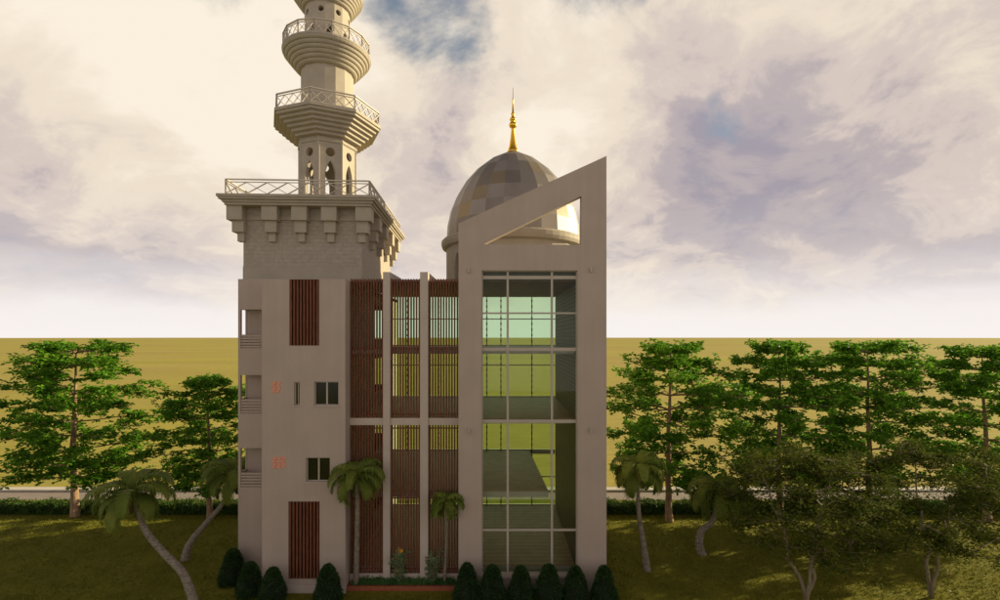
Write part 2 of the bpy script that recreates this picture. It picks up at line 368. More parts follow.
for x0,x1,z0,z1 in lous:
    f=BM(); n=9; p=(x1-x0)/n
    for k in range(n): box(f,x0+p*(k+.22),x0+p*(k+.78),FD-.03,FD+.09,z0+.01,z1-.07)
    box(f,x0,x1,FD+.04,FD+.06,z0+(z1-z0)*.35,z0+(z1-z0)*.35+.05)
    lv=obj('wooden_louver',f,'wood',b)
    p=BM(); box(p,x0,x1,FD+.14,FD+.16,z0,z1-.06); obj('backing',p,'wood_back',lv)
# clay vent bricks let into the plaster
for (x,y,nx) in ((276,387,2),(279,462.3,3)):
    v=BM(); cx=px(x,FD); cz=pz(y,FD); w=.17; h=.105
    for r in range(4):
        for c in range(nx):
            off=(.022 if r%2 else -.022)
            u=cx+(c-(nx-1)/2)*(w+.035)+off; q=cz+(r-1.5)*(h+.025)
            box(v,u-w/2,u+w/2,FD-.025,FD+.02,q-h/2,q+h/2)
    obj('vent_brick_panel',v,'vent_brick',b)
# left wing with three balcony recesses
WD=23.9; bx0=px(240.5,WD); bx1=px(262,WD)
open_=[(309.5,334.5,348),(375,399,413.5),(448,472.5,487)]
bm=BM()
poly_holes(bm,rect(XL,XB+.0,0,pz(279,WD)),[rect(bx0,px(262,WD)-.02,pz(c,WD),pz(a,WD)) for a,_,c in open_],XZ,WD,WD+.14)
# wing's left wall, with openings beside each recess
poly_holes(bm,rect(WD+.14,34,0,pz(279,WD)),[rect(WD+.2,24.58,pz(bb,WD)-.0,pz(a,WD)) for a,bb,_ in open_],YZ,XL,XL+.07)
obj('wing_wall',bm,'plaster',b)
for a,m_,c in open_:
    r=BM(); box(r,XL+.075,XB,24.6,24.75,pz(c,WD)-.05,pz(a,WD)+.05); 
    box(r,XL+.2,XB,WD+.14,24.6,pz(c,WD)-.15,pz(c,WD)-.01); box(r,XL+.2,XB,WD+.14,24.6,pz(a,WD)+.01,pz(a,WD)+.12)
    bal=obj('balcony',r,'plaster',b)
    g=BM(); n=5; z0=pz(c,WD); z1=pz(m_,WD); p=(z1-z0)/n
    for k in range(n): box(g,bx0+.003,px(262,WD)-.023,WD+.03,WD+.075,z0+p*(k+.12)+.01,z0+p*(k+.9))
    obj('parapet_louver',g,'plaster',bal)
# other outside walls
bm=BM()
poly_holes(bm,rect(XL+.2,XS,0,13.9),[rect(-9.3,-7.4,z,z+2) for z in (1.6,4.9,8.2,11.2)],XZ,33.8,34.0)
poly_holes(bm,rect(24.2,33.8,0,13.88),[rect(y,y+3.6,z,z+1.95) for z in (1.6,4.9,8.25,11.3) for y in (27.2,)],YZ,XS-.2,XS)
tb=obj('tower_block_wall',bm,'plaster',b)
bm=BM(); box(bm,XL+.25,XS-.25,33.9,33.908,1.5,13.3); obj('pane',bm,'glass_clear',tb)
bm=BM(); poly_holes(bm,rect(FD+.42,RD+.2,0,14.3),[],YZ,gx1+.02+.02,XR-.0)
obj('side_wall',bm,'plaster',b)
bm=BM(); box(bm,gx1+.005,gx1+.035,FD+.43,RD,.82,13.9); obj('louvered_lining',bm,'louver_wall',b); bm=BM(); box(bm,XS+.003,XS+.03,FD+.95,27.1,.82,13.9); obj('louvered_lining',bm,'louver_wall',b)
# floors: wood-look boards on pale slabs
for z,y0,x1 in ((10.86,FD+.9,gx1),(7.64,FD+.9,gx1),(.83,FD+.9,gx1)):
    f=BM(); box(f,XS+.04,x1,y0,RD-.02,z-.03,z); fl=obj('floor',f,'floor',b)
    f=BM(); box(f,XS+.04,x1,y0-.045,RD-.01,z-.24,z-.034); obj('slab',f,'slab_edge',fl)
f=BM(); poly_holes(f,[(XS+.04,23.25),(2.22,23.25),(1.83,RD-.02),(XS+.04,RD-.02)],[],lambda u,v,w:(u,v,w),4.25,4.28)
fl=obj('floor',f,'floor',b)
f=BM(); poly_holes(f,[(XS+.04,23.2),(2.25,23.2),(1.86,RD-.02),(XS+.04,RD-.02)],[],lambda u,v,w:(u,v,w),3.98,4.246); obj('slab',f,'slab_edge',fl)
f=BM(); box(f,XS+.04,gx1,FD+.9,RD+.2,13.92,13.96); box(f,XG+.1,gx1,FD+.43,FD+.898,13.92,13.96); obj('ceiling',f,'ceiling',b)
f=BM(); box(f,XS+.01,XR,FD+.9,RD+.2,13.965,14.06); box(f,XL+.2,XS-.0,24.2,33.8,13.7,13.9); box(f,px(262,FD)+.25,XS-.25,FD+.25,24.19,13.6,13.8)
obj('roof',f,'roof',b)
f=BM(); box(f,XS+.04,XG,23.3,23.5,0,.6); obj('foundation_wall',f,'plaster',b)
f=BM(); box(f,XG+.05,gx1+.3,FD+.5,FD+.6,13.97,14.6); obj('roof_fascia',f,'frame_dark',b)
# rear glazing
f=BM()
mz=[.83,4.28,7.64,10.86,13.92]
for x in (-5.8,-3.85,-1.9,-.83,.06,2.0):
    box(f,x-.025,x+.025,RD,RD+.1,.83,13.92)
    z=1.0
    while z<13.8:
        box(f,x-.045,x+.045,RD-.04,RD-.003,z,z+.14); z+=.36
rg=obj('rear_glazing',f,'frame_dark',b)
f=BM()
for z in (12.5,9.6,6.0,2.6): box(f,XS,gx1,RD+.02,RD+.07,z,z+.06)
for z in mz[:4]: box(f,XS,gx1,RD+.1,RD+.24,z-.24,z+.04)
obj('transom',f,'slab_edge',rg)
f=BM(); box(f,XS,gx1,RD+.11,RD+.118,.83,13.92); obj('pane',f,'glass_clear',rg)
# front glazing
f=BM(); gy=FD+.15
for x0,x1 in ((481.5,482.8),(506.6,508.8),(550.8,553),(576,577.5)): box(f,px(x0,gy),px(x1,gy),gy,gy+.1,gz0,gz1)
xs=[481.5,482.8,506.6,508.8,550.8,553,576,577.5]
for y0,y1 in ((270.6,271.8),(275.8,279.2),(312.3,314),(347.6,351),(419.6,422.8),(528.8,531),(572,574)):
    for i in (1,3,5): box(f,px(xs[i],gy)+.002,px(xs[i+1],gy)-.002,gy+.01,gy+.09,pz(y1,gy),pz(y0,gy))
cw=obj('curtain_wall',f,'frame',b)
for x0,x1 in ((482.8,506.6),(508.8,550.8),(553,576)):
    f=BM(); box(f,px(x0,gy),px(x1,gy),gy+.04,gy+.048,gz0,gz1); obj('pane',f,'glass',cw)
f=BM(); box(f,gx0-.05,gx1+.05,FD-.08,FD-.004,gz0-.14,gz0-.02); obj('sill',f,'plaster_light',b)
# fins, beam and slat screens
FN=22.85
for x0,x1 in ((383,390),(420,428)):
    f=BM(); box(f,px(x0,FN),px(x1,FN),FN,FN+.5,0,pz(272,FN)); box(f,px(x0,FN),px(x1,FN),FN+.5,25.5,14.07,pz(272,FN)); obj('fin',f,'plaster_light',b)
bays=[(XS+.003,px(383,FN)),(px(390,FN),px(420,FN)),(px(428,FN),XG+.08)]
for x0,x1 in bays:
    f=BM(); box(f,x0+.003,x1-.003,22.95,23.2,pz(425,22.95),pz(418,22.95)); obj('beam',f,'plaster_light',b)
    f=BM(); box(f,x0+.003,x1-.003,22.95,23.2,0,pz(573.5,22.95)); obj('low_wall',f,'plaster_light',b)
    for ya,yb in ((279,418),(425,573.5)):
        z1=pz(ya,23.03)-(0 if ya<300 else .003); z0=pz(yb,22.95)+.003
        f=BM(); n=round((x1-x0)/.13); p=(x1-x0)/n
        for k in range(n): box(f,x0+p*(k+.22),x0+p*(k+.78),23.0,23.07,z0,z1)
        for q in (.02,.5,.975): box(f,x0+.004,x1-.004,23.073,23.11,z0+(z1-z0)*q,z0+(z1-z0)*q+.05)
        obj('slat_screen',f,'wood',b)
# small wall lamps on the gable frame
for x,y in ((469,270.5),(590.5,270),(469,430.5),(590.5,430)):
    f=BM(); X=px(x,FD); Z=pz(y,FD); box(f,X-.045,X+.045,FD-.09,FD-.003,Z-.12,Z+.12); box(f,X-.03,X+.03,FD-.12,FD-.09,Z-.09,Z+.09); obj('wall_lamp',f,'frame',b)
# dome on the roof
DC=(.75,29.0)
prof=[(3.82,16.95),(3.77,17.75),(3.6,18.55),(3.28,19.35),(2.8,20.15),(2.15,20.9),(1.35,21.55),(.3,22.1)]
bm=BM(); fs=lathe(bm,prof,24,DC,R(6)); rr=random.Random(9)
for f_ in fs: f_.material_index=rr.choice((0,0,0,0,1,1,2))
for k_ in (24*2+15,24*3+16,24*1+14,24*1+20,24*4+19): fs[k_].material_index=3  # chosen panels carry a warm sky reflection put into their colour
dome=obj('dome',bm,DM,b)
bm=BM(); lathe(bm,[(3.9,16.38),(4.06,16.44),(4.12,16.6),(4.12,16.8),(3.98,16.93),(3.83,16.948)],64,DC); obj('dome_ring',bm,'stone_plain',dome,smooth=False)
def shaft_panels(bm,c,Rr,n,a0,z0,z1,thick,holes_fn):
    ap=Rr*math.cos(math.pi/n); hw=Rr*math.sin(math.pi/n)
    for k in range(n):
        ph=a0+2*math.pi*(k+.5)/n; nx,ny=math.cos(ph),math.sin(ph); tx,ty=-ny,nx
        def mp(u,v,w): 
            uu=u*(1-w/ap)
            return (c[0]+nx*(ap-w)+tx*uu,c[1]+ny*(ap-w)+ty*uu,v)
        poly_holes(bm,rect(-hw,hw,z0,z1),holes_fn(k),mp,0,thick)
def arch(w,z0,zs,za): 
    L_=[(-w/2,z0),(w/2,z0),(w/2,zs)]
    for i in range(1,4): t=i/4; L_.append((w/2*(1-t)**.75,zs+(za-zs)*(t**.8)))
    L_.append((0,za))
    for i in (3,2,1): t=i/4; L_.append((-w/2*(1-t)**.75,zs+(za-zs)*(t**.8)))
    L_.append((-w/2,zs)); return L_
def circ(r,z,n=12): return [(r*math.cos(2*math.pi*i/n),z+r*math.sin(2*math.pi*i/n)) for i in range(n)]
bm=BM(); shaft_panels(bm,DC,3.86,24,0,14.06,16.4,.22,lambda k:[arch(.5,14.4,15.4,15.95)] if k%2==0 else [])
obj('drum',bm,'stone_plain',dome)
bm=BM(); k=.0575
lathe(bm,[(.36,22.08),(.30,22.2),(.22,22.45),(.15,22.9),(.10,23.35),(.10,23.5),(.19,23.56),(.24,23.68),(.19,23.8),(.10,23.86),(.16,23.92),(.2,24.0),(.16,24.08),(.08,24.13),(.1,24.25),(.13,24.33),(.06,24.42),(.045,24.9),(.035,25.1),(.06,25.14),(.02,25.2),(.01,25.85)],20,DC)
obj('finial',bm,'gold',dome,smooth=True)

# ================================================================== MINARET
MZ=13.7
mn=empty('minaret',(-10.0,28.98,MZ),R(2.5),'tall pale stone minaret with stacked balconies rising from a square corbelled base','minaret')
def L_(z): return z-MZ
MT=Matrix.Translation((-10.0,28.98,0))@Matrix.Rotation(R(2.5),4,'Z')
HU,HV=2.9,4.07
bm=BM(); box(bm,-HU,HU,-HV,HV,L_(13.9),L_(17.78)); obj('tower_base',bm,'tile',mn,local=True)
bm=BM(); box(bm,-HU-.02,HU+.02,-HV-.02,HV+.02,L_(13.9),L_(14.9)); box(bm,-HU-.06,HU+.06,-HV-.06,HV+.06,L_(17.2),L_(17.35)); obj('base_band',bm,'stone_plain',mn,local=True)
bm=BM()
for (e,z0,z1) in ((.60,17.78,17.9),(.68,17.9,18.02),(.80,18.02,18.12),(.86,18.12,18.25)):
    box(bm,-HU-e,HU+e,-HV-e-.08,HV+e+.08,L_(z0),L_(z1))
obj('cornice',bm,'stone_plain',mn,local=True)
def corbel(cu,cv,du,dv):
    f=BM(); z=17.775
    for w,h,o in ((.74,.68,.56),(.56,.56,.38),(.32,.43,.2)):
        # du,dv: outward direction flags (corner corbels have both)
        def rng(c,d,H):
            if d==0: return (c-w/2,c+w/2)
            return (d*H-(.0 if d>0 else o), d*H+(o if d>0 else 0)) if False else ((H-.05 if (du and dv)==0 else H+o-w,H+o) if d>0 else (-H-o,-H+.05 if (du and dv)==0 else -H-o+w))
        u=rng(cu,du,HU); v=rng(cv,dv,HV)
        box(f,u[0],u[1],v[0],v[1],L_(z-h),L_(z)); z-=h
    obj('corbel',f,'stone_plain',mn,local=True)
for s in (-1,1):
    for k in (-1,0,1): corbel(k*1.43,0,0,s)
    for k in (-1,0,1): corbel(0,k*2.03,s,0)
    for s2 in (-1,1): corbel(0,0,s,s2)
def lattice(bm,p0,p1,z0,z1,cells,th=.06):
    p0=Vector(p0); p1=Vector(p1)
    P=lambda t,z:(p0.x+(p1.x-p0.x)*t,p0.y+(p1.y-p0.y)*t,L_(z))
    bar(bm,P(0,z1),P(1,z1),.09,.05); bar(bm,P(0,z1-.13),P(1,z1-.13),.04); bar(bm,P(0,z0+.05),P(1,z0+.05),.04)
    a=z0+.06; c=z1-.14
    for k in range(cells):
        t0=k/cells; t1=(k+1)/cells
        bar(bm,P(t0,a),P(t1,c),th,.03); bar(bm,P(t0,c),P(t1,a),th,.03)
    for t in (0,1): bar(bm,P(t,z0),P(t,z1),.06)
bm=BM(); U,V_=HU+.52,HV+.68
for a,c,n in (((-U,-V_),(U,-V_),7),((U,-V_),(U,V_),10),((U,V_),(-U,V_),7),((-U,V_),(-U,-V_),10)): lattice(bm,a+(0,),c+(0,),18.25,19.0,n,.075)
obj('railing',bm,'metal_white',mn,local=True)
# octagonal lower shaft with pointed openings and round lights
bm=BM(); shaft_panels(bm,(0,0),1.62,8,0,L_(18.25),L_(22.45),.2,lambda k:[arch(.56,L_(18.4),L_(20.5),L_(21.15)),circ(.25,L_(21.62))])
for f_ in range(8): 
    a=2*math.pi*f_/8
    bar(bm,(1.6*math.cos(a),1.6*math.sin(a),L_(18.26)),(1.6*math.cos(a),1.6*math.sin(a),L_(22.43)),.1)
lathe(bm,[(1.66,L_(22.15)),(1.7,L_(22.2)),(1.7,L_(22.27)),(1.66,L_(22.3))],8,cap=True)
obj('lower_shaft',bm,'stone_plain',mn,local=True)
# octagonal stepped balcony
p=[(1.66,22.45)]; n=6
for i in range(n):
    r0=1.66+(2.98-1.66)*(i/n)**.9; r1=1.66+(2.98-1.66)*((i+1)/n)**.9; z0=22.45+1.05*i/n; z1=22.45+1.05*(i+1)/n
    p+= [(r0+.05,z0),(r1,z0+.03),(r1,z1)]
p+=[(3.06,23.5),(3.06,23.66)]
bm=BM(); lathe(bm,[(r,L_(z)) for r,z in p],8); obj('octagonal_balcony',bm,'stone_plain',mn,local=True)
bm=BM()
for k in range(8):
    a=2*math.pi*k/8; c=2*math.pi*(k+1)/8; Rr=2.93
    lattice(bm,(Rr*math.cos(a),Rr*math.sin(a),0),(Rr*math.cos(c),Rr*math.sin(c),0),23.66,24.42,4)
obj('railing',bm,'metal_white',mn,local=True)
bm=BM(); lathe(bm,[(1.45,L_(23.66)),(1.45,L_(26.5))],16,a0=R(11.25)); obj('middle_shaft',bm,'stone_plain',mn,local=True)
def round_balcony(z0,z1,r0,r1,n):
    p=[(r0-.02,z0)]
    for i in range(n):
        a=r0+(r1-r0)*(i/n)**.85; c=r0+(r1-r0)*((i+1)/n)**.85; y0=z0+(z1-z0)*i/n; y1=z0+(z1-z0)*(i+1)/n
        for t in range(0,6):
            q=math.pi/2*t/5; p.append((a+(c-a)*math.sin(q)+.02*(1 if t else 0),y0+(y1-y0)*(1-math.cos(q))*.97))
    p+=[(r1+.04,z1),(r1+.04,z1+.1)]
    bm=BM(); lathe(bm,[(r,L_(z)) for r,z in p],64); obj('round_balcony',bm,'stone_plain',mn,local=True)
    bm=BM(); N_=16; Rr=r1-.04
    for k in range(N_):
        a=2*math.pi*k/N_; c=2*math.pi*(k+1)/N_
        lattice(bm,(Rr*math.cos(a),Rr*math.sin(a),0),(Rr*math.cos(c),Rr*math.sin(c),0),z1+.1,z1+.82,2,.045)
    obj('railing',bm,'metal_white',mn,local=True)
round_balcony(26.5,27.55,1.45,2.4,6)
def hf(k): return [arch(.36,L_(27.75),L_(28.45),L_(28.85))] if k%2==0 else [circ(.16,L_(29.65))]
bm=BM(); shaft_panels(bm,(0,0),1.25,16,R(11.25),L_(27.65),L_(30.15),.15,hf); obj('upper_shaft',bm,'stone_plain',mn,local=True)
round_balcony(30.1,31.0,1.25,1.95,6)
bm=BM(); lathe(bm,[(1.0,L_(31.1)),(1.0,L_(33.4)),(1.15,L_(33.5)),(1.15,L_(33.6)),(1.0,L_(34.2)),(.7,L_(34.9)),(.3,L_(35.4)),(.05,L_(35.7)),(.02,L_(37))],24); obj('lantern',bm,'stone_plain',mn,local=True)

# ================================================================== VEGETATION
rnd=random.Random(11)
def leaf(V,F,c,d,up,l,w,fold=.25):
    """one leaf: two quads folded along the midrib"""
    d=d.normalized(); s=d.cross(up)
    if s.length<1e-3: s=d.cross(Vector((1,0,0)))
    s.normalize(); n=s.cross(d)
    i=len(V); c=Vector(c)
    V.extend([tuple(c),tuple(c+d*l),tuple(c+d*l*.55+s*w/2+n*w*fold),tuple(c+d*l*.55-s*w/2+n*w*fold)])
    F.append((i,i+2,i+1)); F.append((i,i+1,i+3))
def rv(r): 
    v=Vector((r.gauss(0,1),r.gauss(0,1),r.gauss(0,1))); return v.normalized()
def tiered_tree(h,spread,seed,dens=1.0):
    r=random.Random(seed); TV,TF,LV,LF=[],[],[],[]
    # trunk
    n=12; lean=[(0,0)]; 
    for i in range(n): lean.append((lean[-1][0]+r.uniform(-.06,.06)*h/10,lean[-1][1]+r.uniform(-.06,.06)*h/10))
    pts=[(lean[i][0],lean[i][1],h*.97*i/n) for i in range(n+1)]
    tube(TV,TF,[(0,0,-.2)]+pts,[.30*h/11]+[(.21*(1-i/n)**.9+.025)*h/11*(1.25 if i==0 else 1) for i in range(n+1)],9)
    def tp(z): 
        t=max(0,min(n-.001,z/(h*.97)*n)); i=int(t); f=t-i; a=Vector(pts[i]); return a.lerp(Vector(pts[i+1]),f)
    tiers=10
    for ti in range(tiers):
        f=ti/(tiers-1); z=h*(.25+.72*f)
        L=spread*(.80+.28*math.sin(math.pi*min(1,f*1.15)) if f<.75 else (.95-(f-.75)*2.0))
        nb=r.choice((4,5,6)) if f<.9 else 5
        a0=r.uniform(0,6.28)
        for bi in range(nb):
            a=a0+2*math.pi*bi/nb+r.uniform(-.35,.35); Lb=L*r.uniform(.55,1.12); st=tp(z-.25)
            rise=r.uniform(.02,.12)*Lb*(1 if f>.4 else .6)
            bp=[]; cur=a
            for s in range(6):
                t=s/5; cur+=r.uniform(-.12,.12)
                bp.append(st+Vector((math.cos(cur),math.sin(cur),0))*Lb*t+Vector((0,0,rise*math.sin(t*1.9)+r.uniform(-.1,.12)*(s>0))))
            tube(TV,TF,bp,[.04*h/11*(1-s/6)+.01 for s in range(6)],5)
            # side twigs carrying flat pads of rosettes
            for s in range(int(9*dens)+2):
                t=r.uniform(.14,1.0)**.8; k=min(4,int(t*5)); base=bp[k].lerp(bp[k+1],t*5-k)
                ta=cur+r.choice((-1,1))*r.uniform(.3,1.3); tl=r.uniform(.35,1.1)*(1.15-t*.5)*spread/4.8
                e=base+Vector((math.cos(ta)*tl,math.sin(ta)*tl,r.uniform(-.12,.38)))
                tube(TV,TF,[base,base.lerp(e,.5)+Vector((0,0,.04)),e],[.022,.016,.008],3)
                for q in range(int(r.choice((3,4,5,6))*dens+.5)):
                    c=base.lerp(e,r.uniform(.25,1.1))+Vector((r.gauss(0,.26),r.gauss(0,.26),r.gauss(.08,.15)))
                    m=r.choice((5,6,7)); o=r.uniform(0,6.28)
                    for j in range(m):
                        aa=o+6.283*j/m+r.uniform(-.3,.3)
                        d=Vector((math.cos(aa),math.sin(aa),r.uniform(-.75,.6)))
                        leaf(LV,LF,c,d,Vector((r.gauss(0,.6),r.gauss(0,.6),1)),r.uniform(.22,.38),r.uniform(.13,.21))
    return (TV,TF),(LV,LF)
def place_tree(trunkmesh,crownmesh,x,y,rz,sc,label,group,name='broadleaf_tree',cat='tree'):
    o=empty(name,(x,y,0),rz,label,cat,group); o.scale=(sc[0],sc[1],sc[2]*(.965 if name=='broadleaf_tree' else 1))
    for nm,me in (('trunk',trunkmesh),('crown',crownmesh)):
        c=bpy.data.objects.new(nm,me); COL.objects.link(c); c.parent=o
    return o
def mesh_of(name,vf,m,smooth=False):
    me=bpy.data.meshes.new(name); me.from_pydata(vf[0],[],vf[1]); me.materials.append(M[m])
    if smooth:
        for p in me.polygons: p.use_smooth=True
    return me
variants=[]
for sd_ in (3,8,21,34):
    t,c=tiered_tree(11.4,5.0,sd_,1.15)
    variants.append((mesh_of('trunk',t,'bark',True),mesh_of('crown',c,'leaf')))
TG='tiered broadleaf trees standing along the far hedge'
TR=[(-27.0,31.8,0,.2,1.0,1.0,'large tiered tree at the far left of the lawn with bare lower trunk in sun'),
    (-18.3,31.6,1,1.1,.74,.80,'smaller tiered tree between the left balcony wing and the big left tree'),
    (10.5,31.0,2,.4,.90,1.0,'tiered tree nearest to the right side of the building behind a straight palm'),
    (17.6,31.4,3,2.0,.80,1.0,'tiered tree behind the small leaning palm on the right'),
    (23.3,31.6,0,3.5,.90,1.0,'broad flat-topped tiered tree third from the building on the right'),
    (30.2,31.0,1,5.2,.86,.975,'tiered tree at the right edge of the view with gaps showing its trunk')]
for x,y,v,rz,s,sz,lab in TR: place_tree(variants[v][0],variants[v][1],x,y,rz,(s,s,sz),lab,TG)
# fine-leaved olive-green trees in the right foreground
def airy_tree(h,seed,nt=3,spread=3.6,clusters=85,per=170):
    r=random.Random(seed); TV,TF,LV,LF=[],[],[],[]; nodes=[]
    for k in range(nt):
        a=6.28*k/nt+r.uniform(-.4,.4); rad=spread*.45
        pts=[]
        for s in range(9):
            t=s/8; pts.append(Vector((math.cos(a)*rad*t**1.2+r.uniform(-.14,.14)*(s>0),math.sin(a)*rad*t**1.2+r.uniform(-.14,.14)*(s>0),h*.82*t)))
        pts[0].z=-.15
        tube(TV,TF,pts,[.075*(1-s/9.5)+.01 for s in range(9)],7); nodes+=pts[3:]
    cl=[]
    while len(cl)<clusters:
        v=rv(r)*r.uniform(.35,1)**.5; c=Vector((v.x*spread,v.y*spread,h*.66+v.z*h*.34))
        if c.z>h*.28: cl.append(c)
    cl.sort(key=lambda c:(c-Vector((0,0,h*.6))).length)
    for c in cl:
        nb=min(nodes,key=lambda q:(q-c).length+ (2 if q.z>c.z+.3 else 0)); mid=nb.lerp(c,.5)+Vector((r.uniform(-.2,.2),r.uniform(-.2,.2),r.uniform(-.05,.25)))
        tube(TV,TF,[nb,mid,c],[.032,.022,.010],4); nodes.append(c); nodes.append(mid)
        for q in range(5):
            e=c+Vector((r.gauss(0,.5),r.gauss(0,.5),r.gauss(0,.2))); tube(TV,TF,[c,e],[.01,.005],3)
            for j in range(per//5):
                p=c.lerp(e,r.uniform(.1,1.15))+Vector((r.gauss(0,.16),r.gauss(0,.16),r.gauss(0,.10)))
                d=rv(r); d.z*=.4; leaf(LV,LF,p,d,Vector((r.gauss(0,.4),r.gauss(0,.4),1)),r.uniform(.11,.21),r.uniform(.055,.095))
    return (TV,TF),(LV,LF)
AG='fine-leaved olive trees in the right foreground'
for (x,y,h,sp,sd_,rz,lab) in ((12.7,20.8,6.8,3.4,5,.3,'olive-green fine-leaved tree with several pale thin trunks right of the leaning palm'),
                             (18.9,21.9,6.8,4.0,17,1.2,'dark fine-leaved tree with twin bare stems at the lower right of the lawn')):
    t,c=airy_tree(h,sd_,3 if x<15 else 2,sp,105,210)
    place_tree(mesh_of('trunk',t,'bark_pale',True),mesh_of('crown',c,'leaf_olive'),x,y,rz,(1,1,1),lab,AG,'fine_leaved_tree')
# palms
def frond(V,F,base,az,el,L,droop,r,width=.55,pairs=46):
    pts=[]; p=Vector(base); a=el; n=12; hd=Vector((math.cos(az),math.sin(az),0))
    for s in range(n+1):
        pts.append(p.copy()); a-=droop/n*(1+.5*s/n); p=p+(hd*math.cos(a)+Vector((0,0,math.sin(a))))*L/n
    tube(V,F,pts,[.03*(1-s/(n+2))+.004 for s in range(n+1)],4)
    side=hd.cross(Vector((0,0,1)))
    for k in range(pairs):
        t=.08+.91*k/pairs; i=min(n-1,int(t*n)); c=pts[i].lerp(pts[i+1],t*n-i); tn=(pts[i+1]-pts[i]).normalized()
        ll=1.35*width*(math.sin(math.pi*min(1,t*.85+.17))**.6)*r.uniform(.85,1.1)
        for sg in (-1,1):
            d1=(side*sg*.8+tn*.55+Vector((0,0,.05))).normalized(); d2=(side*sg*.30+tn*.35+Vector((0,0,-.95))).normalized()
            w=tn*.028; a_=c; b_=c+d1*ll*.45; e_=b_+d2*ll*.6; j=len(V)
            e_=e_+Vector((r.gauss(0,.04),r.gauss(0,.04),r.gauss(0,.04))); V.extend([tuple(a_-w),tuple(a_+w),tuple(b_+w),tuple(b_-w),tuple(e_)]); F.append((j,j+1,j+2,j+3)); F.append((j+3,j+2,j+4))
def palm(pts,rads,nf,L,seed,label,group,nuts=True,wide=.55):
    r=random.Random(seed); b0=pts[0]
    o=empty('palm_tree',(b0[0],b0[1],b0[2]),0,label,'palm tree',group)
    # smooth the trunk line
    P=[Vector(p) for p in pts]; fine=[]; fr=[]
    for i in range(len(P)-1):
        p0=P[max(i-1,0)]; p1=P[i]; p2=P[i+1]; p3=P[min(i+2,len(P)-1)]
        for s in range(8):
            t=s/8; fine.append(.5*((2*p1)+(-p0+p2)*t+(2*p0-5*p1+4*p2-p3)*t*t+(-p0+3*p1-3*p2+p3)*t**3)); q=rads[i]+(rads[i+1]-rads[i])*t; fr.append(q*(1.06 if s%2 else .97))
    fine.append(P[-1]); fr.append(rads[-1]); fine[0].z-=.15
    V,F=[],[]; tube(V,F,fine,fr,10); obj('trunk',(V,F),'palm_bark',o,smooth=False)
    top=P[-1]; V,F=[],[]
    for k in range(nf):
        az=2*math.pi*k/nf*2.618+r.uniform(-.25,.25); f=k/nf
        el=R(86-118*max(0,f-.15)+r.uniform(-7,7)); 
        frond(V,F,top,az,el,L*(1.3-.35*f)*r.uniform(.88,1.08),R(155-65*f)*r.uniform(.85,1.1),r,wide)
    obj('crown',(V,F),'leaf_palm',o)
    if nuts:
        for k in range(9):
            bm=BM()
            a=r.uniform(0,6.28); q=r.uniform(.12,.28); m=Matrix.Translation(top+Vector((math.cos(a)*q,math.sin(a)*q,-.15-r.uniform(0,.45))))
            bmesh.ops.create_icosphere(bm,subdivisions=2,radius=r.uniform(.08,.12),matrix=m)
            obj('coconut',bm,'coconut',o,smooth=True)
        V,F=[],[]
        for k in range(7):
            frond(V,F,top+Vector((0,0,-.12)),r.uniform(0,6.28),R(-35),L*.38,R(60),r,.16,12)
        obj('dead_fronds',(V,F),'leaf_dry',o)
PG='curved coconut palms around the building'
def P3(x,y,D): return (px(x,D),D,pz(y,D))
palm([P3(196,612,20.9)[:2]+(0,),P3(184,575,21.1),P3(163,552,21.4),P3(146,531,21.8),P3(139,512,22),P3(133,494,22.2)],[.2,.16,.14,.13,.12,.11],19,2.1,2,'bending coconut palm at the lower left with nuts and drooping crown',PG)
palm([(px(185,25.6),25.6,0),P3(190,543,25.6),P3(207,522,25.7),P3(220,507,25.8),P3(228,493,25.9),P3(234,474,26)],[.22,.17,.13,.11,.10,.09],16,1.9,9,'leaning palm whose crown brushes the left edge of the building',PG)
palm([P3(356,578,22.74)[:2]+(.2,),P3(357,540,22.6),P3(357.5,510,22.35),P3(357,478,22.0)],[.14,.11,.10,.09],17,1.5,4,'straight palm in the planter before the first slat bay',PG,False,.42)
palm([P3(444.5,578,22.74)[:2]+(.2,),P3(446,550,22.65),P3(446.5,525,22.5),P3(446,503,22.2)],[.08,.06,.055,.05],13,.95,6,'small slim palm in the planter before the third slat bay',PG,False,.32)
palm([(px(647,24.4),24.4,0),P3(643,540,24.4),P3(639,515,24.5),P3(638,490,24.5),P3(638,470,24.5)],[.2,.14,.11,.09,.08],17,1.75,13,'straight palm standing on the lawn just right of the building',PG)
palm([(px(702,26.2),26.2,0),P3(699,543,26.2),P3(702,530,26.2),P3(712,522,26.1),P3(716,508,26),P3(717,492,26)],[.24,.2,.17,.13,.11,.1],17,1.9,15,'short bent palm in front of the second right-hand tree',PG)
